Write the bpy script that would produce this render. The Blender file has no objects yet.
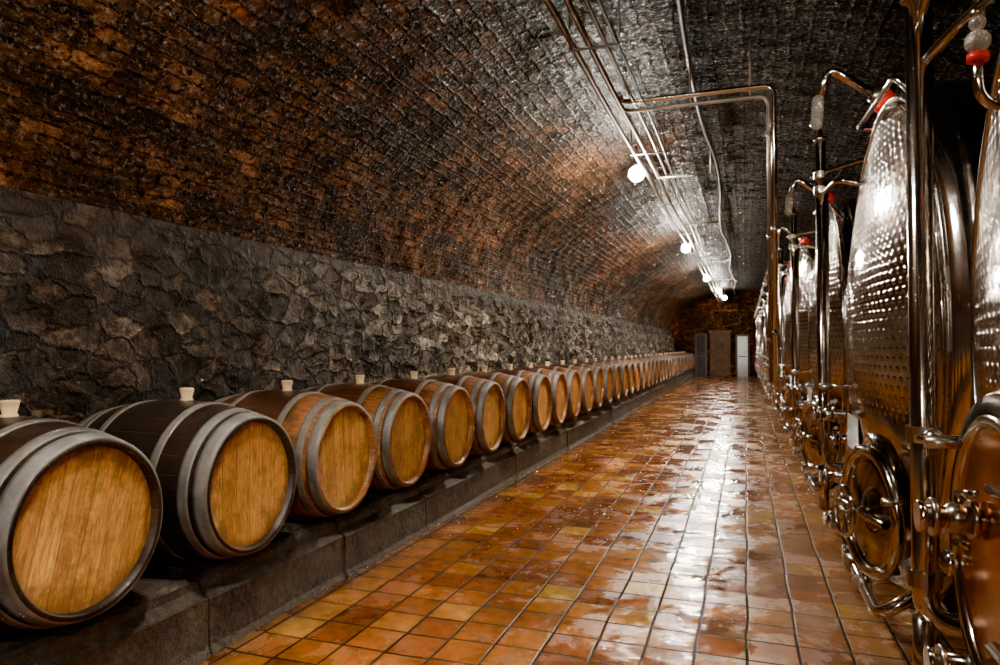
import bpy, math, random
from mathutils import Vector, Matrix, noise
random.seed(7)
scene = bpy.context.scene
PI = math.pi

# ------------------------------------------------------------------ node helpers
def new_mat(name):
    m = bpy.data.materials.new(name); m.use_nodes = True
    nt = m.node_tree
    for n in list(nt.nodes): nt.nodes.remove(n)
    out = nt.nodes.new('ShaderNodeOutputMaterial')
    b = nt.nodes.new('ShaderNodeBsdfPrincipled')
    nt.links.new(b.outputs[0], out.inputs[0])
    return m, nt, b
class N:
    def __init__(s, nt): s.nt = nt
    def put(s, inp, v):
        if v is None: return
        if isinstance(v, bpy.types.NodeSocket): s.nt.links.new(v, inp)
        else:
            if inp.type == 'RGBA' and len(v) == 3: v = (*v, 1)
            inp.default_value = v
    def math(s, op, a, b=None, c=None, clamp=False):
        n = s.nt.nodes.new('ShaderNodeMath'); n.operation = op; n.use_clamp = clamp
        s.put(n.inputs[0], a); s.put(n.inputs[1], b); s.put(n.inputs[2], c)
        return n.outputs[0]
    def vmath(s, op, a, b=None):
        n = s.nt.nodes.new('ShaderNodeVectorMath'); n.operation = op
        s.put(n.inputs[0], a); s.put(n.inputs[1], b)
        return n.outputs[0]
    def coord(s, w='Object'): return s.nt.nodes.new('ShaderNodeTexCoord').outputs[w]
    def sep(s, v):
        n = s.nt.nodes.new('ShaderNodeSeparateXYZ'); s.put(n.inputs[0], v); return n.outputs
    def comb(s, x, y, z):
        n = s.nt.nodes.new('ShaderNodeCombineXYZ')
        s.put(n.inputs[0], x); s.put(n.inputs[1], y); s.put(n.inputs[2], z); return n.outputs[0]
    def mapping(s, v, scale=(1,1,1), rot=(0,0,0), loc=(0,0,0)):
        n = s.nt.nodes.new('ShaderNodeMapping'); s.put(n.inputs[0], v)
        n.inputs['Scale'].default_value = scale; n.inputs['Rotation'].default_value = rot
        n.inputs['Location'].default_value = loc
        return n.outputs[0]
    def noise(s, v, scale, detail=4, rough=.55, dist=0, col=False):
        n = s.nt.nodes.new('ShaderNodeTexNoise'); s.put(n.inputs['Vector'], v)
        n.inputs['Scale'].default_value = scale; n.inputs['Detail'].default_value = detail
        n.inputs['Roughness'].default_value = rough; n.inputs['Distortion'].default_value = dist
        return n.outputs['Color' if col else 'Fac']
    def vor(s, v, scale, feature='F1', out='Distance', rnd=1.0):
        n = s.nt.nodes.new('ShaderNodeTexVoronoi'); n.feature = feature
        s.put(n.inputs['Vector'], v); n.inputs['Scale'].default_value = scale
        n.inputs['Randomness'].default_value = rnd
        return n.outputs[out]
    def white(s, v, out='Value'):
        n = s.nt.nodes.new('ShaderNodeTexWhiteNoise'); s.put(n.inputs['Vector'], v); return n.outputs[out]
    def ramp(s, f, stops, interp='LINEAR'):
        n = s.nt.nodes.new('ShaderNodeValToRGB'); s.put(n.inputs[0], f)
        cr = n.color_ramp; cr.interpolation = interp
        while len(cr.elements) < len(stops): cr.elements.new(.5)
        for e, (p, c) in zip(cr.elements, stops):
            e.position = p
            e.color = (*c, 1) if not isinstance(c, (int, float)) else (c, c, c, 1)
        return n.outputs[0]
    def mix(s, f, a, b, mode='MIX'):
        n = s.nt.nodes.new('ShaderNodeMix'); n.data_type = 'RGBA'; n.blend_type = mode
        s.put(n.inputs[0], f); s.put(n.inputs[6], a); s.put(n.inputs[7], b); return n.outputs[2]
    def rng(s, v, a, b, c, d, smooth=False):
        n = s.nt.nodes.new('ShaderNodeMapRange'); s.put(n.inputs[0], v)
        if smooth: n.interpolation_type = 'SMOOTHSTEP'
        for i, x in enumerate((a, b, c, d)): n.inputs[i+1].default_value = x
        return n.outputs[0]
    def bump(s, h, strength=.5, dist=.02, normal=None):
        n = s.nt.nodes.new('ShaderNodeBump'); s.put(n.inputs['Height'], h)
        n.inputs['Strength'].default_value = strength; n.inputs['Distance'].default_value = dist
        if normal is not None: s.put(n.inputs['Normal'], normal)
        return n.outputs[0]
    def orand(s): return s.nt.nodes.new('ShaderNodeObjectInfo').outputs['Random']

# ------------------------------------------------------------------ materials
def mat_vault(crown=True):
    m, nt, b = new_mat('vault_brick' if crown else 'end_wall_brick'); h = N(nt)
    uv = h.coord('UV'); ob = h.coord('Object')
    wob = h.vmath('ADD', uv, h.vmath('MULTIPLY', h.vmath('SUBTRACT', h.noise(uv, 6, 4, .75, col=True), (.5,.5,.5)), (.15,.09,0)))
    br = nt.nodes.new('ShaderNodeTexBrick'); h.put(br.inputs['Vector'], wob)
    br.inputs['Scale'].default_value = 1; br.inputs['Brick Width'].default_value = .23
    br.inputs['Row Height'].default_value = .095; br.inputs['Mortar Size'].default_value = .016
    br.inputs['Mortar Smooth'].default_value = 1
    br.inputs['Color1'].default_value = (0,0,0,1); br.inputs['Color2'].default_value = (1,1,1,1)
    br.inputs['Mortar'].default_value = (.4,.4,.4,1)
    n1 = h.noise(uv, .9, 6, .65); n2 = h.noise(uv, 15, 5, .75)
    n3 = h.noise(uv, 4.0, 6, .75)
    base = h.ramp(n3, [(.34,(.010,.006,.004)), (.45,(.040,.019,.010)), (.55,(.095,.046,.022)), (.70,(.21,.115,.057))])
    bc = h.ramp(br.outputs['Color'], [(0,(.40,.34,.30)), (.5,(.95,.86,.78)), (1,(2.1,1.55,1.1))])
    c = h.mix(.9, base, bc, 'MULTIPLY')
    c = h.mix(h.math('MULTIPLY', br.outputs['Fac'], .5), c, (.009,.006,.0045))
    c = h.mix(h.rng(n2, .56, .68, 0, .65), c, (.30,.165,.075))          # ochre flecks
    c = h.mix(h.rng(n2, .48, .40, 0, .9), c, (.005,.0033,.0026))
    c = h.mix(h.rng(n1, .55, .43, 0, .8), c, (.011,.007,.005))
    c = h.mix(h.rng(h.noise(uv, .8, 4), .55, .67, 0, .55), c, h.mix(1, c, (2.2,1.1,.75), 'MULTIPLY'))
    spec = h.rng(h.noise(uv, 26, 3, .75), .55, .66, .02, .6)
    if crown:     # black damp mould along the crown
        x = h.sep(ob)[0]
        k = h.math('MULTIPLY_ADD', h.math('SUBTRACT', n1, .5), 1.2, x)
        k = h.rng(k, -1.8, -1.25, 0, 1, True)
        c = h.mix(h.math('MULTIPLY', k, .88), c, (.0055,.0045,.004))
        spec = h.math('MULTIPLY', spec, h.math('MULTIPLY_ADD', k, -.4, 1))
    h.put(b.inputs['Base Color'], c)
    h.put(b.inputs['Roughness'], h.rng(n2, .40, .62, .24, .7))
    h.put(b.inputs['Specular IOR Level'], spec)
    b.inputs['Specular Tint'].default_value = (1,.86,.7,1)
    hh = h.math('ADD', h.math('MULTIPLY', br.outputs['Fac'], -.42), h.math('MULTIPLY', n2, 1.6))
    hh = h.math('ADD', hh, h.math('MULTIPLY', h.noise(uv, 65, 2, .7), .4))
    hh = h.math('ADD', hh, h.math('MULTIPLY', n3, 1.7))
    h.put(b.inputs['Normal'], h.bump(hh, 1.0, .038))
    return m

def mat_stone():
    m, nt, b = new_mat('rubble_stone'); h = N(nt)
    uv = h.coord('UV')
    d = h.vmath('ADD', h.mapping(uv, (1, 1.75, 1)), h.vmath('MULTIPLY', h.vmath('SUBTRACT', h.noise(uv, 5, 5, .7, col=True), (.5,.5,.5)), (.26,.26,0)))
    e = h.vor(d, 5.0, 'DISTANCE_TO_EDGE'); cc = h.vor(d, 5.0, 'F1', 'Color')
    r = h.sep(cc)[0]
    x, y, z = h.sep(h.coord('Object'))[0:3]
    n2 = h.noise(uv, 17, 6, .76); n1 = h.noise(uv, 1.3, 5, .6); n3 = h.noise(uv, 4.0, 6, .75)
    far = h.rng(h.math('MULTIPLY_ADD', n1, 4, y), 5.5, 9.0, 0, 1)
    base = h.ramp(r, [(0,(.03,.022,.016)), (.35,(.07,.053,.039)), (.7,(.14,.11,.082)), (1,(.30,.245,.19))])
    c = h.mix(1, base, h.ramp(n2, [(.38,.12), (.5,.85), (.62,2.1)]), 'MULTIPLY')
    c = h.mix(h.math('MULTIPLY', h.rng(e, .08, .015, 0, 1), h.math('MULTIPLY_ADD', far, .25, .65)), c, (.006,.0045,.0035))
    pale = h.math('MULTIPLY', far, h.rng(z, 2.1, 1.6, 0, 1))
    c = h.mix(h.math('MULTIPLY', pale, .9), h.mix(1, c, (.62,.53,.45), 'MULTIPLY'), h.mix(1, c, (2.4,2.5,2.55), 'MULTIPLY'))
    c = h.mix(h.rng(n3, .50, .40, 0, .75), c, (.008,.006,.005))
    c = h.mix(h.rng(n1, .50, .38, 0, .7), c, (.009,.007,.0055))
    # darker band blending the wall into the springing of the vault
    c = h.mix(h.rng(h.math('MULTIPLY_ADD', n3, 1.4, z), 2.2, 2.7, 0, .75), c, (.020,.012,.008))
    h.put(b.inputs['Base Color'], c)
    h.put(b.inputs['Roughness'], h.rng(n2, .35, .65, .35, .8))
    b.inputs['Specular IOR Level'].default_value = .28
    hh = h.math('ADD', h.math('MULTIPLY', h.rng(e, 0, .14, 0, 1, True), .85), h.math('MULTIPLY', n2, 1.3))
    hh = h.math('ADD', hh, h.math('MULTIPLY', h.noise(uv, 65, 2, .7), .35))
    hh = h.math('ADD', hh, h.math('MULTIPLY', n3, 1.4))
    h.put(b.inputs['Normal'], h.bump(hh, 1.0, .046))
    return m

def mat_floor():
    m, nt, b = new_mat('terracotta_tiles'); h = N(nt)
    ob = h.coord('Object'); T = .2
    w = h.vmath('ADD', ob, h.vmath('MULTIPLY', h.vmath('SUBTRACT', h.noise(ob, 1.2, 2, col=True), (.5,.5,.5)), (.03,.03,0)))
    x, y, z = h.sep(w)[0:3]
    u = h.math('DIVIDE', x, T)
    iu = h.math('FLOOR', u)
    v = h.math('ADD', h.math('DIVIDE', y, T), h.math('MULTIPLY', h.white(h.comb(iu, 3.3, 0)), .12))
    iv = h.math('FLOOR', v)
    fu = h.math('SUBTRACT', u, iu); fv = h.math('SUBTRACT', v, iv)
    idv = h.comb(iu, iv, 0)
    rc = h.white(idv, 'Color'); r = h.sep(rc)
    eu = h.math('MINIMUM', fu, h.math('SUBTRACT', 1, fu)); ev = h.math('MINIMUM', fv, h.math('SUBTRACT', 1, fv))
    e = h.math('MINIMUM', eu, ev)
    grout = h.rng(e, .038, .024, 0, 1)
    base = h.ramp(r[0], [(0,(.25,.064,.013)), (.3,(.41,.115,.017)), (.65,(.53,.168,.022)), (.90,(.60,.22,.028)), (.97,(.72,.36,.038)), (1,(.78,.47,.05))])
    n1 = h.noise(ob, 1.3, 5, .6); n2 = h.noise(ob, 14, 5, .65)
    c = h.mix(1, base, h.ramp(n2, [(.3,.5), (.55,1.0), (.75,1.2)]), 'MULTIPLY')
    c = h.mix(1, c, h.ramp(n1, [(.35,.65), (.6,1.1)]), 'MULTIPLY')
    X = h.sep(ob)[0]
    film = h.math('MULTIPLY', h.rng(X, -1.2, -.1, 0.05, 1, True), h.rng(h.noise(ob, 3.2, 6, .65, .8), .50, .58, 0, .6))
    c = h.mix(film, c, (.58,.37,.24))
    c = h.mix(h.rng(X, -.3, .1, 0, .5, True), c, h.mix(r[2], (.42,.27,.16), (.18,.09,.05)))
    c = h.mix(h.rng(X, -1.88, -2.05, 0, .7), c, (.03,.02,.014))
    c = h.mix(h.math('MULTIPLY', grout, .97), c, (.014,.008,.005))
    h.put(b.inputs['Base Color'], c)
    wet = h.rng(h.noise(ob, 2.6, 5, .7, .5), .46, .58, .045, .34)
    wet = h.math('ADD', wet, h.math('MULTIPLY', film, .16))
    h.put(b.inputs['Roughness'], h.math('ADD', wet, h.math('MULTIPLY', grout, .45)))
    h.put(b.inputs['Specular IOR Level'], h.math('MULTIPLY_ADD', grout, -.4, .55))
    b.inputs['IOR'].default_value = 1.5
    tilt = h.math('ADD', h.math('MULTIPLY', h.math('SUBTRACT', r[1], .5), fu), h.math('MULTIPLY', h.math('SUBTRACT', r[2], .5), fv))
    hh = h.math('ADD', h.math('MULTIPLY', tilt, 2.0), h.math('MULTIPLY', h.rng(e, .01, .045, 0, 1, True), .4))
    hh = h.math('ADD', hh, h.math('MULTIPLY', h.noise(ob, 9, 3, .5), 1.1))
    hh = h.math('ADD', hh, h.math('MULTIPLY', n2, .5))
    h.put(b.inputs['Normal'], h.bump(hh, .85, .0045))
    return m

def mat_plinth():
    m, nt, b = new_mat('damp_concrete'); h = N(nt)
    ob = h.coord('Object'); n = h.noise(ob, 4, 6, .65); n2 = h.noise(ob, 30, 4, .7)
    c = h.ramp(n, [(.3,(.025,.020,.016)), (.5,(.065,.053,.043)), (.7,(.13,.108,.087))])
    h.put(b.inputs['Base Color'], h.mix(.7, c, h.ramp(n2, [(.3,.4), (.7,1.6)]), 'MULTIPLY'))
    h.put(b.inputs['Roughness'], h.rng(n, .3, .7, .35, .7))
    h.put(b.inputs['Normal'], h.bump(h.math('ADD', n2, h.math('MULTIPLY', n, 2)), .9, .014))
    return m

def mat_stave():
    m, nt, b = new_mat('oak_staves'); h = N(nt)
    ob = h.coord('Object'); rr = h.orand()
    x, y, z = h.sep(ob)[0:3]
    ang = h.math('ARCTAN2', z, y)
    s = h.math('MULTIPLY', ang, 26/(2*PI)); si = h.math('FLOOR', s); sf = h.math('SUBTRACT', s, si)
    rs = h.white(h.comb(si, rr, 1.7))
    seam = h.rng(h.math('MINIMUM', sf, h.math('SUBTRACT', 1, sf)), .03, .01, 0, 1)
    gv = h.comb(h.math('MULTIPLY', x, 1.5), h.math('MULTIPLY', ang, 6), h.math('MULTIPLY', rr, 20))
    g = h.noise(gv, 6, 6, .65)
    c = h.ramp(g, [(.3,(.12,.038,.009)), (.5,(.29,.10,.022)), (.7,(.45,.185,.045))])
    c = h.mix(1, c, h.ramp(rs, [(0,.6), (1,1.2)]), 'MULTIPLY')
    pn = h.noise(h.vmath('ADD', ob, h.comb(rr, h.math('MULTIPLY', rr, 9), 0)), 5, 6, .7)
    dx = h.math('ABSOLUTE', h.math('ADD', x, .44))
    st = h.rng(h.math('ADD', dx, h.math('MULTIPLY', h.math('SUBTRACT', pn, .5), .5)), .30, .17, 0, 1, True)
    st = h.math('MULTIPLY', st, h.rng(rr, .0, .9, 1, .75))
    c = h.mix(st, c, (.018,.008,.005))
    c = h.mix(h.rng(pn, .53, .66, 0, .7), c, (.045,.018,.009))
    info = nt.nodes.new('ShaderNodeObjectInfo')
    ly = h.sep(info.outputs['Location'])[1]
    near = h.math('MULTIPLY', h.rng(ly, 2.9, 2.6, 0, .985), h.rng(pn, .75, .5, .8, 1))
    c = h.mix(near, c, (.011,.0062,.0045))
    c = h.mix(h.math('MULTIPLY', seam, .6), c, (.02,.01,.006))
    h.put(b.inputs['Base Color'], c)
    h.put(b.inputs['Roughness'], h.rng(pn, .3, .7, .28, .55))
    h.put(b.inputs['Normal'], h.bump(h.math('ADD', h.math('MULTIPLY', seam, -1), h.math('MULTIPLY', g, .3)), .6, .003))
    return m

def mat_head():
    m, nt, b = new_mat('oak_barrel_head'); h = N(nt)
    ob = h.coord('Object'); rr = h.orand()
    x, y, z = h.sep(ob)[0:3]
    a = h.math('MULTIPLY', h.math('SUBTRACT', rr, .5), .5)
    ca = h.math('COSINE', a); sa = h.math('SINE', a)
    u = h.math('SUBTRACT', h.math('MULTIPLY', y, ca), h.math('MULTIPLY', z, sa))
    v = h.math('ADD', h.math('MULTIPLY', y, sa), h.math('MULTIPLY', z, ca))
    s = h.math('DIVIDE', u, .083); si = h.math('FLOOR', s); sf = h.math('SUBTRACT', s, si)
    rs = h.white(h.comb(si, rr, 5.1))
    seam = h.rng(h.math('MINIMUM', sf, h.math('SUBTRACT', 1, sf)), .035, .012, 0, 1)
    gv = h.comb(h.math('MULTIPLY', u, 9), h.math('MULTIPLY', v, 1.0), h.math('ADD', h.math('MULTIPLY', rr, 30), rs))
    g = h.noise(gv, 5, 7, .68, .4); g2 = h.noise(gv, 20, 4, .7)
    c = h.ramp(g, [(.25,(.36,.13,.024)), (.42,(.66,.29,.060)), (.58,(.83,.43,.10)), (.75,(.95,.59,.18))])
    c = h.mix(1, c, h.ramp(rs, [(0,(.80,.72,.62)), (1,(1.1,1.08,1.0))]), 'MULTIPLY')
    c = h.mix(.8, c, h.ramp(g2, [(.35,.42), (.6,1.15)]), 'MULTIPLY')
    rad = h.math('SQRT', h.math('ADD', h.math('MULTIPLY', y, y), h.math('MULTIPLY', z, z)))
    pn = h.noise(h.vmath('ADD', ob, h.comb(rr, h.math('MULTIPLY', rr, 17), 0)), 6, 6, .75)
    edge = h.rng(h.math('ADD', rad, h.math('MULTIPLY', h.math('SUBTRACT', pn, .5), .22)), .19, .28, 0, .8, True)
    c = h.mix(edge, c, (.12,.04,.012))
    c = h.mix(h.rng(pn, .50, .62, 0, .65), c, (.25,.088,.020))
    c = h.mix(h.math('MULTIPLY', seam, .6), c, (.08,.03,.008))
    c = h.mix(h.rng(rr, .5, 0, 0, .35), c, h.mix(1, c, (.8,.66,.5), 'MULTIPLY'))
    h.put(b.inputs['Base Color'], c); h.put(b.inputs['Roughness'], .45)
    h.put(b.inputs['Normal'], h.bump(h.math('ADD', h.math('MULTIPLY', seam, -1), h.math('MULTIPLY', g2, .25)), .5, .003))
    return m

def simple(name, col, rough, metal=0, bumpscale=None, bstr=.3, var=.3, vscale=8):
    m, nt, b = new_mat(name); h = N(nt)
    ob = h.coord('Object'); n = h.noise(ob, vscale, 5, .6)
    c = h.mix(1, (*col, 1), h.ramp(n, [(.3, 1-var), (.7, 1+var)]), 'MULTIPLY')
    h.put(b.inputs['Base Color'], c); b.inputs['Metallic'].default_value = metal
    h.put(b.inputs['Roughness'], h.rng(n, .3, .7, rough*.8, min(1, rough*1.25)))
    if bumpscale: h.put(b.inputs['Normal'], h.bump(h.noise(ob, bumpscale, 4), bstr, .004))
    return m

def mat_tank(dimple):
    m, nt, b = new_mat('stainless_dimple_jacket' if dimple else 'stainless_shell'); h = N(nt)
    ob = h.coord('Object'); x, y, z = h.sep(ob)[0:3]
    n = h.noise(h.mapping(ob, (1, 1, .12)), 40, 4, .6)
    n1 = h.noise(ob, 1.6, 5, .6)
    h.put(b.inputs['Base Color'], h.ramp(n1, [(.3,(.42,.38,.34)), (.7,(.64,.60,.55))]))
    b.inputs['Metallic'].default_value = 1
    h.put(b.inputs['Roughness'], h.rng(n, .3, .7, .08, .18))
    big = h.bump(h.noise(ob, 2.2, 2), .4, .035)
    if dimple:
        u = h.math('DIVIDE', y, .06); v = h.math('DIVIDE', z, .034)
        row = h.math('FLOOR', v)
        uu = h.math('ADD', u, h.math('MULTIPLY', h.math('MODULO', row, 2), .5))
        fu = h.math('SUBTRACT', h.math('FRACT', uu), .5); fv = h.math('SUBTRACT', h.math('FRACT', v), .5)
        d = h.math('SQRT', h.math('ADD', h.math('MULTIPLY', fu, fu), h.math('MULTIPLY', fv, fv)))
        dh = h.rng(d, .36, .12, 0, 1, True)
        rad = h.math('SQRT', h.math('ADD', h.math('POWER', y, 2), h.math('POWER', h.math('SUBTRACT', z, 1.28), 2)))
        msk = h.math('MULTIPLY', h.rng(z, 1.0, 1.03, 0, 1), h.rng(rad, .93, .91, 0, 1))
        nrm = h.bump(h.math('MULTIPLY', dh, msk), .7, .0035, big)
    else: nrm = big
    h.put(b.inputs['Normal'], nrm)
    return m

M_vault, M_stone, M_floor, M_plinth = mat_vault(), mat_stone(), mat_floor(), mat_plinth()
M_end = mat_vault(False)
M_stave, M_head = mat_stave(), mat_head()
M_hoop = simple('galvanised_hoop', (.18,.172,.16), .55, .3, 20, .3, .5)
M_bung = simple('bung_silicone', (.8,.58,.33), .5, 0, None, var=.1)
M_dim, M_shell = mat_tank(True), mat_tank(False)
M_pol = simple('polished_steel_tube', (.78,.75,.71), .13, 1, None, var=.1)
M_dsteel = simple('cast_steel_fitting', (.6,.57,.54), .26, 1, None, var=.2)
M_red = simple('red_clamp', (.75,.015,.01), .35, 0, None, var=.1)
M_rub = simple('black_rubber', (.02,.018,.016), .5)
M_glass = simple('sight_glass', (.95,.95,.93), .04)
M_glass.node_tree.nodes['Principled BSDF'].inputs['Transmission Weight'].default_value = .8
M_label = simple('paper_label', (.8,.78,.74), .7, var=.05)
M_refl_steel = simple('door_steel_reflection_tint', (.80,.42,.19), .2, 1, 6, .2, .15)  # steel door, orange floor reflection put into its base colour
M_pipe = simple('galvanised_pipe', (.26,.20,.15), .38, .7, None, var=.4)
M_cable = simple('black_conduit', (.03,.027,.024), .45)
M_dark = simple('dark_door_paint', (.012,.010,.009), .7)
M_white = simple('white_enamel_door', (.6,.63,.65), .35, var=.05)
M_frame = simple('door_frame_steel', (.04,.032,.026), .6, 0)
M_house = simple('lamp_housing', (.12,.12,.12), .4)
M_pier = simple('pier_brick', (.07,.036,.020), .8, 0, 14, .8, .6, 5)
m, nt, b = new_mat('lamp_globe_glow')
b.inputs['Base Color'].default_value = (1,1,1,1)
b.inputs['Emission Color'].default_value = (1,.93,.84,1); b.inputs['Emission Strength'].default_value = 1500
m.cycles.emission_sampling = 'NONE'
M_glow = m

# ------------------------------------------------------------------ mesh builder
class MB:
    def __init__(s): s.v, s.f, s.mi, s.sm, s.mats = [], [], [], [], []
    def m(s, mat):
        if mat not in s.mats: s.mats.append(mat)
        return s.mats.index(mat)
    def grid(s, rings, mat, closed=True, smooth=True, caps=(False, False)):
        k = s.m(mat); base = len(s.v); n = len(rings[0])
        for r in rings: s.v.extend(tuple(p) for p in r)
        for i in range(len(rings)-1):
            for j in range(n if closed else n-1):
                a = base+i*n+j; b_ = base+i*n+(j+1) % n
                s.f.append((a, b_, b_+n, a+n)); s.mi.append(k); s.sm.append(smooth)
        if caps[0]: s.f.append(tuple(base+j for j in range(n))[::-1]); s.mi.append(k); s.sm.append(False)
        if caps[1]: s.f.append(tuple(base+(len(rings)-1)*n+j for j in range(n))); s.mi.append(k); s.sm.append(False)
    def lathe(s, prof, mat, M=Matrix(), segs=32, smooth=True, caps=(False, False)):
        """profile (a, r): a along local X axis"""
        rings = []
        for a, r in prof:
            rings.append([M @ Vector((a, r*math.cos(2*PI*j/segs), r*math.sin(2*PI*j/segs))) for j in range(segs)])
        s.grid(rings, mat, True, smooth, caps)
    def tube(s, pts, r, mat, segs=10, caps=True):
        pts = [Vector(p) for p in pts]; rings = []
        t0 = (pts[1]-pts[0]).normalized()
        up = Vector((0,0,1)) if abs(t0.z) < .9 else Vector((0,1,0))
        nrm = t0.cross(up).normalized()
        for i, p in enumerate(pts):
            if i == 0: t = t0
            elif i == len(pts)-1: t = (pts[-1]-pts[-2]).normalized()
            else: t = ((pts[i+1]-p).normalized()+(p-pts[i-1]).normalized()).normalized()
            nrm = (nrm - t*nrm.dot(t)).normalized(); bn = t.cross(nrm)
            rings.append([p + nrm*(r*math.cos(2*PI*j/segs)) + bn*(r*math.sin(2*PI*j/segs)) for j in range(segs)])
        s.grid(rings, mat, True, True, (caps, caps))
    def box(s, c, d, mat, M=Matrix()):
        k = s.m(mat); base = len(s.v)
        for x in (-.5,.5):
            for y in (-.5,.5):
                for z in (-.5,.5): s.v.append(tuple(M @ Vector((c[0]+x*d[0], c[1]+y*d[1], c[2]+z*d[2]))))
        for q in ((0,1,3,2),(4,6,7,5),(0,4,5,1),(2,3,7,6),(0,2,6,4),(1,5,7,3)):
            s.f.append(tuple(base+i for i in q)); s.mi.append(k); s.sm.append(False)
    def sphere(s, c, r, mat, segs=16, sc=(1,1,1)):
        rings = []
        for i in range(segs//2+1):
            a = PI*i/(segs//2); rr = max(r*math.sin(a), 1e-4)
            rings.append([Vector((c[0]+sc[0]*rr*math.cos(2*PI*j/segs), c[1]+sc[1]*rr*math.sin(2*PI*j/segs), c[2]-sc[2]*r*math.cos(a))) for j in range(segs)])
        s.grid(rings, mat)
    def torus(s, R, r, mat, M=Matrix(), segs=40, s2=10):
        rings = []
        for i in range(segs+1):
            a = 2*PI*i/segs
            rings.append([M @ Vector((r*math.sin(2*PI*j/s2), (R+r*math.cos(2*PI*j/s2))*math.cos(a), (R+r*math.cos(2*PI*j/s2))*math.sin(a))) for j in range(s2)])
        s.grid(rings, mat)
    def mesh(s, name):
        me = bpy.data.meshes.new(name); me.from_pydata(s.v, [], s.f)
        for mt in s.mats: me.materials.append(mt)
        me.polygons.foreach_set('material_index', s.mi); me.polygons.foreach_set('use_smooth', s.sm)
        me.update()
        import bmesh
        bm = bmesh.new(); bm.from_mesh(me); bmesh.ops.recalc_face_normals(bm, faces=bm.faces); bm.to_mesh(me); bm.free()
        return me
def add(name, me, loc=(0,0,0), rot=(0,0,0)):
    o = bpy.data.objects.new(name, me); o.location = loc; o.rotation_euler = rot
    scene.collection.objects.link(o); return o
def fillet(pts, r, n=6):
    pts = [Vector(p) for p in pts]; out = [pts[0]]
    for i in range(1, len(pts)-1):
        p = pts[i]; a = (pts[i-1]-p); c = (pts[i+1]-p)
        rr = min(r, a.length*.49, c.length*.49); A = p+a.normalized()*rr; C = p+c.normalized()*rr
        for k in range(n+1):
            t = k/n; out.append(A*(1-t)**2 + p*2*t*(1-t) + C*t*t)
    out.append(pts[-1]); return out

# ------------------------------------------------------------------ room shell
Y0, Y1 = -7.0, 31.5
XL, XR, SPR, CR = -3.05, 3.05, 1.95, 3.62
def grid_mesh(name, rows, mat, uvs):
    n = len(rows[0]); v = [p for r in rows for p in r]; f = []
    for i in range(len(rows)-1):
        for j in range(n-1): f.append((i*n+j, i*n+j+1, (i+1)*n+j+1, (i+1)*n+j))
    me = bpy.data.meshes.new(name); me.from_pydata(v, [], f); me.materials.append(mat)
    uvl = me.uv_layers.new(name='UVMap'); fl = [u for r in uvs for u in r]
    for l in me.loops: uvl.data[l.index].uv = fl[l.vertex_index]
    me.polygons.foreach_set('use_smooth', [True]*len(me.polygons)); me.update(); return me
def fb(a, b_, sc, seed=0):
    return noise.fractal(Vector((a*sc, b_*sc, seed)), .8, 2.1, 5)
def sstep(a, b_, x):
    t = max(0, min(1, (x-a)/(b_-a))); return t*t*(3-2*t)
ny = int((Y1-Y0)/.06); ns = 110; rows, uvs = [], []
for i in range(ny+1):
    y = Y0+(Y1-Y0)*i/ny; r, uu = [], []
    for j in range(ns+1):
        a = PI*j/ns; s_ = j/ns*7.6
        k = 1+.008*fb(y, s_, 1.2, 2)+.008*fb(y, s_, 5, 5)
        k = k if 0 < j < ns else 1
        r.append((XL*math.cos(a)*k, y, SPR+(CR-SPR)*math.sin(a)*k)); uu.append((y, s_))
    rows.append(r); uvs.append(uu)
add('ceiling', grid_mesh('ceiling', rows, M_vault, uvs))
def wall(name, X, sgn, ledge):
    ny = int((Y1-Y0)/.04); nz = 54; rows, uvs = [], []
    for i in range(ny+1):
        y = Y0+(Y1-Y0)*i/ny; r, uu = [], []
        for j in range(nz+1):
            z = SPR*j/nz
            p = Vector((y*2.6+.25*fb(y, z, 3, 7), z*4.4+.25*fb(y, z, 3, 8), 0))
            dd = noise.voronoi(p)[0]
            st = .045*sstep(.0, .35, dd[1]-dd[0])
            d = .03*fb(y, z, 2.5, 9)+.018*fb(y, z, 8, 3)+st*(1 if not ledge else .6+.4*sstep(4, 8, y))
            if ledge:
                zt = 1.66+.07*fb(y, 0, 1.5, 4)+.06*(round(noise.noise(Vector((round(y*2.5)*3.7, 0, 0)))*3)/3)
                d += .09*sstep(6.6, 7.6, y)*(1-sstep(zt-.03, zt+.02, z))
            d *= 1-sstep(SPR-.16, SPR, z)
            r.append((X+sgn*max(-.04, min(d, .15)), y, z)); uu.append((y, z))
        rows.append(r); uvs.append(uu)
    add(name, grid_mesh(name, rows, M_stone, uvs))
wall('wall_left', XL, 1, True)
wall('wall_right', XR, -1, False)
mb = MB(); mb.box(((XL+XR)/2, (Y0+Y1)/2, -.05), (XR-XL+.2, Y1-Y0+.2, .1), M_floor); add('floor', mb.mesh('floor'))
def endwall(name, Y):
    n = 60; rows, uvs = [], []
    for j in range(n+1):
        a = PI*j/n; x = XL*math.cos(a)*1.02; zt = SPR+(CR-SPR)*math.sin(a)*1.02
        r, uu = [], []
        for i in range(41):
            z = zt*i/40; r.append((x, Y+.03*fb(x, z, 2, 1), z)); uu.append((x, z))
        rows.append(r); uvs.append(uu)
    add(name, grid_mesh(name, rows, M_end, uvs))
endwall('wall_back', Y1-.02); endwall('wall_front', Y0+.02)
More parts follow.
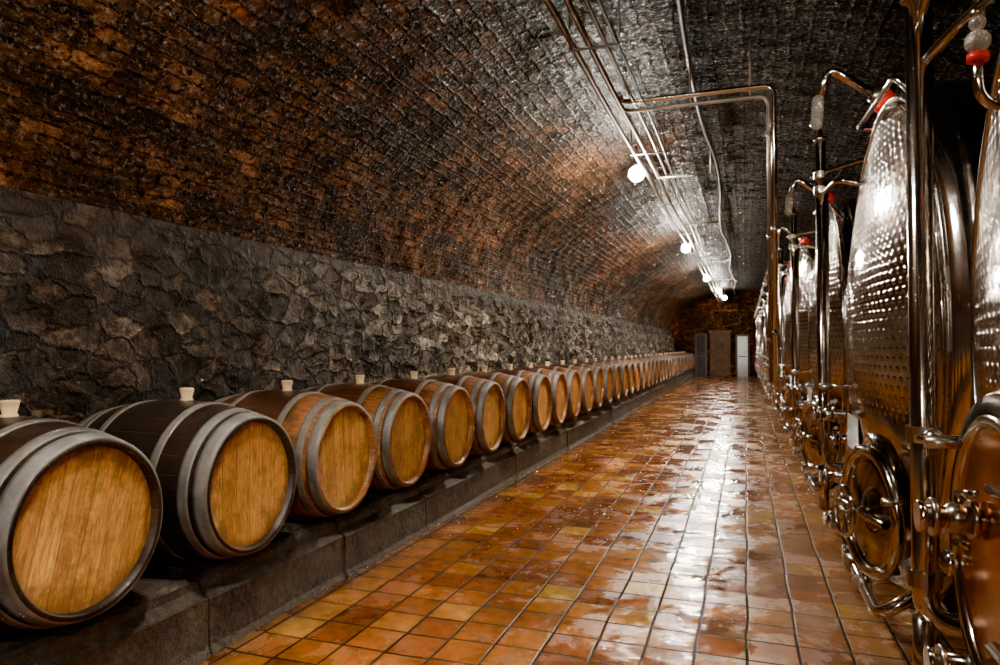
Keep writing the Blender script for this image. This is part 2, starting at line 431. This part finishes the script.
def door(name, x, w, hgt, mat):
    mb = MB(); Y = Y1-.14
    mb.box((x, Y, hgt/2), (w, .05, hgt), mat)
    for sx in (-1, 1): mb.box((x+sx*(w/2+.04), Y, hgt/2), (.08, .14, hgt), M_frame)
    mb.box((x, Y, hgt+.04), (w+.16, .14, .08), M_frame)
    mb.box((x, Y-.03, hgt*.5), (w*.8, .02, .04), M_frame)
    mb.tube([(x+w*.36, Y-.03, 1.0), (x+w*.36, Y-.09, 1.0), (x+w*.36-.1, Y-.09, 1.0)], .012, M_pol)
    add(name, mb.mesh(name))
door('door_1', -1.80, .34, 1.75, M_dark)
door('door_2', -.10, .40, 1.70, M_white)
mb = MB()
for i in range(19):
    for j in range(4):
        mb.box((-1.315+j*.21+(i % 2)*.012, Y1-.34, .05+i*.1), (.2, .4, .09), M_pier)
mb.box((-1.0, Y1-.34, .95), (.80, .37, 1.88), M_pier)
mb.box((-1.0, Y1-.34, 1.93), (.92, .45, .07), M_pier); add('brick_pier', mb.mesh('brick_pier'))

# ------------------------------------------------------------------ plinth
mb = MB(); PX, PT = -2.07, .31; y = Y0+.15; L = 1.02; PB = -2.885
while y < 30.9:
    jx = random.uniform(-.012, .012); jz = random.uniform(-.012, 0); ye = min(y+L-.012, 30.9)
    prof = [(PX+.015+jx, 0.0), (PX+jx, .03), (PX-.005+jx, .225+jz), (PX-.05+jx, .262+jz), (PX-.055+jx, PT-.014+jz), (PX-.075+jx, PT), (PB, PT), (PB, 0)]
    rings = [[(p[0], yy, p[1]) for p in prof] for yy in (y, ye)]
    mb.grid(rings, M_plinth, True, False, (True, True))
    y += L
mb.box(((PX+PB)/2-.02, (Y0+31)/2, .12), (PX-PB-.08, 37.6, .24), M_plinth)
add('barrel_plinth', mb.mesh('barrel_plinth'))

# ------------------------------------------------------------------ barrels
LB = .84
def R(a):
    t = a/LB; return .286+.064*(1-(2*t-1)**2)
mb = MB(); SG = 56
prof = [(-.034, .262), (-.002, .268), (0, .272), (0, R(0)-.003), (-.004, R(0))]
prof += [(-LB*i/28, R(LB*i/28)) for i in range(1, 28)]
prof += [(-LB+.004, R(0)), (-LB, R(0)-.003), (-LB, .27), (-LB+.034, .262)]
mb.lathe(prof, M_stave, Matrix(), SG)
mb.lathe([(-.030, .264), (-.033, .255), (-.034, .1), (-.034, .0005)], M_head, Matrix(), SG)
mb.lathe([(-LB+.030, .264), (-LB+.034, .1), (-LB+.034, .0005)], M_head, Matrix(), SG)
def hoop(a, w):
    n = 4; pr = [(-a, R(a)-.002)]
    pr += [(-(a+w*i/n), R(a+w*i/n)+.0035) for i in range(n+1)]
    pr += [(-(a+w), R(a+w)-.002)]
    mb.lathe(pr, M_hoop, Matrix(), SG)
    aa = a+w/2
    for th in (.9, 3.9):
        for q in (-.012, .012):
            rr = R(aa)+.004
            mb.sphere((-aa, rr*math.cos(th+q*2), rr*math.sin(th+q*2)), .004, M_hoop, 6)
for a, w in ((.003, .055), (.078, .042), (.225, .036)):
    hoop(a, w); hoop(LB-a-w, w)
Mz = Matrix.Translation((-.385, 0, R(.385)-.006)) @ Matrix.Rotation(-PI/2, 4, 'Y')
mb.lathe([(0, .026), (.012, .026), (.013, .021), (.05, .030), (.056, .030), (.06, .026), (.06, .0005)], M_bung, Mz, 20)
me_b = mb.mesh('wine_barrel')
BY0, BP, BX, BZ = 1.72, .765, -1.985, .664
for k in range(-3, 38):
    o = add('wine_barrel', me_b, (BX+random.uniform(-.012, .012), BY0+BP*k+random.uniform(-.01, .01), BZ),
            (random.uniform(-.05, .05), 0, random.uniform(-.015, .015)))
mb = MB()
for k in range(-3, 38):
    for sx in (-2.2, -2.62):
        for sg in (-1, 1):
            yc = BY0+BP*k+sg*.15
            rings = [[(x, yc-sg*.05, .312), (x, yc+sg*.07, .312), (x, yc+sg*.07, .355)] for x in (sx-.03, sx+.03)]
            mb.grid(rings, M_plinth, True, False, (True, True))
add('barrel_chocks', mb.mesh('barrel_chocks'))

# ------------------------------------------------------------------ tanks
TZ, TR, TX, TP = 1.28, 1.02, .56, 2.2
def dish(y, z):
    r = math.hypot(y, z-TZ); return -.12*max(0, 1-(r/.97)**2)
def tank_mesh(variant):
    mb = MB(); C = Matrix.Translation((0, 0, TZ)); SG = 96
    pr = [(-.12*(1-(r/.97)**2), max(r, .0005)) for r in [.97*i/18 for i in range(19)]]
    mb.lathe(pr, M_dim, C, SG)
    kn = [(0, .97), (.008, .99), (.025, 1.008), (.05, TR)]
    mb.lathe(kn, M_pol, C, SG)
    mb.lathe([(.05, TR), (.08, TR), (.082, TR+.008), (.11, TR+.008), (.112, TR), (1.0, TR), (2.05, TR), (2.12, .97), (2.2, .6), (2.24, .0005)], M_shell, C, SG)
    mb.torus(.955, .007, M_pol, Matrix.Translation((-.006, 0, TZ)), 96, 8)
    mb.torus(.985, .006, M_dsteel, Matrix.Translation((.002, 0, TZ)), 96, 8)
    for yy in (-.55, .55):
        for xx in (.22, 1.85):
            zt = TZ-math.sqrt(TR*TR-yy*yy)+.06
            mb.tube([(xx, yy, .012), (xx, yy, zt)], .04, M_pol, 16)
            mb.lathe([(0, .0005), (0, .075), (.014, .07), (.03, .045), (.05, .042)], M_dsteel, Matrix.Translation((xx, yy, 0)) @ Matrix.Rotation(-PI/2, 4, 'Y'), 20)
            mb.box((xx, yy, zt-.03), (.18, .18, .012), M_dsteel)
    mb.tube([(.22, -.55, .17), (.22, .55, .17)], .018, M_pol)
    px, py = -.175, .70
    mb.tube(fillet([(.05, py, .62), (px, py, .62), (px, py, 2.34)], .07), .026, M_pol, 16)
    mb.tube([(px, py, .40), (px, py, .63)], .026, M_pol, 16)
    mb.lathe([(0, .0005), (0, .034), (.02, .034), (.03, .015), (.06, .012), (.07, .0005)], M_dsteel, Matrix.Translation((px, py, 2.34)) @ Matrix.Rotation(-PI/2, 4, 'Y'), 16)
    for zz in (.72, 1.05, 2.08, 2.16):
        mb.lathe([(-.018, .026), (-.018, .036), (.018, .036), (.018, .026)], M_dsteel, Matrix.Translation((px, py, zz)) @ Matrix.Rotation(-PI/2, 4, 'Y'), 16, False)
    mb.tube(fillet([(px, py, 1.98), (px, py-.12, 2.04), (px+.03, py-.42, 2.04), (.04, py-.45, 1.98)], .05), .012, M_pol, 10)
    mb.tube(fillet([(px, py, 2.14), (px-.05, py+.06, 2.17), (.0, py-.25, 2.17), (.06, py-.30, 2.12)], .05), .010, M_pol, 10)
    mb.tube([(px+.035, py+.05, .5), (px+.035, py+.05, 2.1)], .008, M_pol, 8)
    mb.tube([(px, py, 1.05), (px, py-.16, 1.05)], .012, M_pol)
    mb.tube([(px-.035, py-.1, 1.05), (px+.22, py-.1, 1.05)], .010, M_pol)
    mb.sphere((px, py-.1, 1.05), .022, M_dsteel, 12)
    mb.tube([(px-.03, py-.16, 1.05), (px+.03, py-.16, 1.05)], .013, M_dsteel)
    by, bz = .13, TZ+TR-.03
    mb.tube([(.13, by, bz-.03), (.04, by, bz+.06)], .034, M_dsteel, 16)
    mb.tube([(.05, by, bz+.05), (.01, by, bz+.09)], .050, M_red, 20)
    mb.tube([(.016, by, bz+.084), (-.01, by, bz+.11)], .036, M_dsteel, 16)
    path = fillet([(0, by, bz+.10), (-.19, by, bz+.25), (-.235, by, bz+.10)], .05)
    mb.tube(path, .019, M_pol, 12)
    mb.tube([(-.235, by, bz+.12), (-.243, by, bz+.02)], .026, M_glass, 14)
    mb.sphere((-.245, by, bz+.0), .028, M_glass, 12)
    mb.tube(fillet([(.03, -.6, TZ+.80), (-.06, -.6, TZ+.92), (-.06, .25, TZ+.98), (.03, .25, TZ+.97)], .05), .011, M_pol)
    def valve(y, z, ln=.17, up=1):
        x0 = dish(y, z)+.02
        mb.tube([(x0, y, z), (x0-ln, y, z)], .022, M_pol, 14)
        for q in (.04, .085, ln-.02):
            mb.tube([(x0-q, y, z), (x0-q-.012, y, z)], .037, M_dsteel, 18)
        mb.sphere((x0-.115, y, z), .032, M_dsteel, 12)
        mb.tube([(x0-.115, y, z), (x0-.115, y-.01, z+.05*up)], .008, M_pol, 8)
        mb.tube([(x0-.115, y-.01, z+.05*up), (x0-.115, y-.13, z+.07*up)], .009, M_pol, 8)
        mb.tube([(x0-ln, y, z), (x0-ln-.014, y, z)], .030, M_pol, 16)
    valve(.42, .92); valve(.52, .60, .19); valve(.20, .46, .2); valve(-.12, .40, .17, -1); valve(.62, .78, .12)
    mb.tube(fillet([(.05, .25, .33), (-.12, .25, .30), (-.12, -.55, .30), (.05, -.55, .42)], .06), .022, M_pol, 14)
    mb.tube([(-.12, -.2, .30), (-.12, -.17, .30)], .036, M_dsteel, 16)
    mb.tube([(-.12, .05, .30), (-.12, .08, .30)], .036, M_dsteel, 16)
    fx = dish(-.32, .66)
    Fm = Matrix.Translation((fx+.0, -.30, .68))
    mb.lathe([(.05, .2), (-.05, .2), (-.055, .215), (-.05, .235), (.0, .24), (.06, .24)], M_pol, Fm, 40)
    mb.lathe([(.02, .2), (-.02, .17), (-.03, .0005)], M_shell, Fm, 40)
    Dm = Matrix.Translation((-.14, -.52, .66)) @ Matrix.Rotation(math.radians(14), 4, 'Z')
    mb.torus(.215, .022, M_pol, Dm, 44, 12)
    mb.lathe([(.02, .19), (-.005, .195), (-.01, .17), (-.03, .1), (-.035, .0005)], M_shell, Dm, 40)
    mb.lathe([(.02, .19), (.0, .1), (-.005, .0005)], M_dsteel, Dm, 40)
    mb.torus(.085, .009, M_pol, Dm @ Matrix.Translation((-.09, 0, 0)), 30, 8)
    for q in range(5):
        a = 2*PI*q/5
        mb.tube([Dm @ Vector((-.09, 0, 0)), Dm @ Vector((-.09, .085*math.cos(a), .085*math.sin(a)))], .006, M_pol, 8)
    mb.tube([Dm @ Vector((-.03, 0, 0)), Dm @ Vector((-.11, 0, 0))], .016, M_dsteel, 12)
    for a in (.4, 1.6, 2.8, 4.0, 5.2):
        mb.tube([Dm @ Vector((-.05, .225*math.cos(a), .225*math.sin(a))), Dm @ Vector((.03, .225*math.cos(a), .225*math.sin(a)))], .013, M_dsteel, 10)
    mb.tube([Dm @ Vector((-.04, -.215, 0)), Dm @ Vector((-.04, .235, 0))], .014, M_pol, 10)
    mb.tube([(-.06, -.30-.24, .60), (-.11, -.40, .60), (-.06, -.42, .60)], .012, M_dsteel, 10)
    mb.box((dish(.10, .86)-.014, .12, .87), (.004, .30, .15), M_label, Matrix())
    if variant:
        cy, cz = .36, .86; Fm = Matrix.Translation((dish(cy, cz), cy, cz))
        mb.lathe([(.06, .30), (-.05, .30), (-.055, .27), (-.03, .265)], M_rub, Fm, 56)
        mb.lathe([(-.045, .27), (-.062, .262), (-.06, .245), (-.05, .24)], M_pol, Fm, 56)
        mb.lathe([(-.05, .243), (-.056, .15), (-.06, .0005)], M_refl_steel, Fm, 56)
        mb.torus(.30, .014, M_refl_steel, Fm @ Matrix.Translation((-.03, 0, 0)), 56, 10)
        for sg in (-.14, .14): mb.tube([Fm @ Vector((-.07, -.31, sg)), Fm @ Vector((-.07, -.05, sg))], .012, M_pol)
        mb.box(Fm @ Vector((-.075, .12, .05)), (.02, .14, .03), M_dsteel)
        # sampling loop with small glass ball trap
        gx, gy, gz = -.11, .50, 1.83
        mb.tube(fillet([(.02, gy+.05, gz-.09), (gx, gy, gz-.09), (gx, gy, gz+.02)], .05), .011, M_pol)
        mb.tube(fillet([(-.175, .70, 1.90), (-.12, .62, 1.95), (-.08, .40, 1.95), (.02, .32, 1.90)], .05), .012, M_pol)
        mb.tube([(gx, gy, gz), (gx, gy, gz+.015)], .020, M_red, 16)
        mb.sphere((gx, gy, gz+.04), .024, M_glass, 16); mb.sphere((gx, gy, gz+.078), .016, M_glass, 14)
        mb.tube([(gx, gy, gz+.09), (gx, gy, gz+.105)], .014, M_dsteel, 14)
    return mb.mesh('wine_tank')
meA, meB = tank_mesh(True), tank_mesh(False)
for k in range(-2, 12):
    yc = 1.15+TP*k
    add('stainless_wine_tank', meA if k == 0 else meB, (TX, yc, 0))

# ------------------------------------------------------------------ ceiling services
def vz(x): return SPR+(CR-SPR)*math.sqrt(1-(x/3.05)**2)
mb = MB()
for x, z, r, mt in ((-1.04, 3.20, .020, M_pipe), (-.93, 3.20, .020, M_pipe), (-.84, 3.24, .013, M_pipe), (-.76, 3.22, .009, M_cable)):
    ys = [Y0+.2+(Y1-Y0-.5)*i/60 for i in range(61)]
    mb.tube([(x+.008*math.sin(y*1.3+x*9), y, z+.008*math.sin(y*.9+x*5)) for y in ys], r, mt, 10)
y = -6
while y < 31:
    mb.box((-.90, y, 3.168), (.34, .025, .008), M_cable)
    for xx in (-1.06, -.74): mb.tube([(xx, y, 3.165), (xx, y, vz(xx)-.0)], .005, M_cable, 6)
    y += 2.6
add('ceiling_pipe_run', mb.mesh('ceiling_pipe_run'))
mb = MB()
ys = [Y0+.2+(Y1-Y0-.5)*i/90 for i in range(91)]
mb.tube([(-.36+.05*math.sin(y*.8), y, vz(.36)-.10-.03*math.sin(y*1.9)) for y in ys], .02, M_cable, 10)
for i in range(0, 24):
    y = -6+i*1.6; mb.tube([(-.36+.05*math.sin(y*.8), y, vz(.36)-.1), (-.36, y, vz(.36)+.02)], .008, M_cable, 6)
add('ceiling_conduit', mb.mesh('ceiling_conduit'))
mb = MB()
def branch(Y, z, x1, zb, r=.02):
    mb.tube(fillet([(-.93, Y-.2, z), (-.93, Y, z), (x1, Y, z), (x1, Y, zb)], .09, 8), r, M_pol if r > .015 else M_pipe, 12)
    for xx in (-.4, .05): mb.tube([(xx, Y, z), (xx, Y, vz(xx))], .006, M_pipe, 6)
    for zz in (z-.3, z-1.1, z-1.9):
        if zz > zb: mb.tube([(x1, Y, zz-.015), (x1, Y, zz+.015)], r+.008, M_dsteel, 12)
branch(5.70, 3.25, .22, .95); branch(5.78, 3.20, .185, .98, .014)
add('drop_pipe', mb.mesh('drop_pipe'))
mb = MB()
for Y in (8.1, 11.3, 15.6, 21):
    mb.tube([(-.93, Y, 3.18), (-.35, Y, 3.18)], .009, M_pipe, 8)
    mb.tube([(-.35, Y, 3.18), (-.35, Y, vz(.3))], .007, M_pipe, 8)
add('pipe_cross_brackets', mb.mesh('pipe_cross_brackets'))

# ------------------------------------------------------------------ lamps (glass globes under small caps)
mb = MB()
Zm = Matrix.Rotation(-PI/2, 4, 'Y')
mb.lathe([(0, .0005), (0, .035), (.02, .045), (.06, .04), (.085, .0005)], M_house, Matrix.Translation((0, 0, .0)) @ Zm, 20)
mb.sphere((0, 0, -.055), .085, M_glow, 20)
mb.tube([(0, 0, .07), (0, 0, .26)], .012, M_house, 8)
mb.tube([(0, 0, .10), (.10, 0, -.02)], .008, M_house, 8)
me_l = mb.mesh('ceiling_lamp')
def lamp(x, y, z, e):
    o = add('ceiling_lamp', me_l, (x, y, z))
    l = bpy.data.lights.new('bulb', 'POINT'); l.energy = e; l.color = (1,.84,.64); l.shadow_soft_size = .05
    lo = bpy.data.objects.new('bulb', l); lo.location = (0, 0, -.20); lo.parent = o
    scene.collection.objects.link(lo)
for x, y, e in ((-1.15, -4.6, 280), (-1.15, 1.6, 215), (-1.13, 7.85, 420), (-1.08, 14.1, 420), (-1.0, 20.4, 360), (-.85, 25.2, 180), (-.75, 28.8, 60)):
    lamp(x, y, 3.24, e)
lamp(.9, -1.6, 3.15, 370)  # extra lamp added out of view behind the camera to brighten the barrel heads

# ------------------------------------------------------------------ world, camera, view
w = bpy.data.worlds.new('world'); scene.world = w; w.use_nodes = True
w.node_tree.nodes['Background'].inputs[0].default_value = (.02,.015,.01,1)
cam = bpy.data.cameras.new('camera'); co = bpy.data.objects.new('camera', cam); scene.collection.objects.link(co)
cam.sensor_width = 36; cam.lens = 25.2; cam.clip_start = .02; cam.clip_end = 200
co.location = (0, 0, 1.25)
co.rotation_euler = (math.radians(90+1.19), 0, math.atan(245/700))
scene.camera = co
scene.view_settings.view_transform = 'AgX'
scene.view_settings.look = 'AgX - Punchy'
scene.view_settings.exposure = 0.0
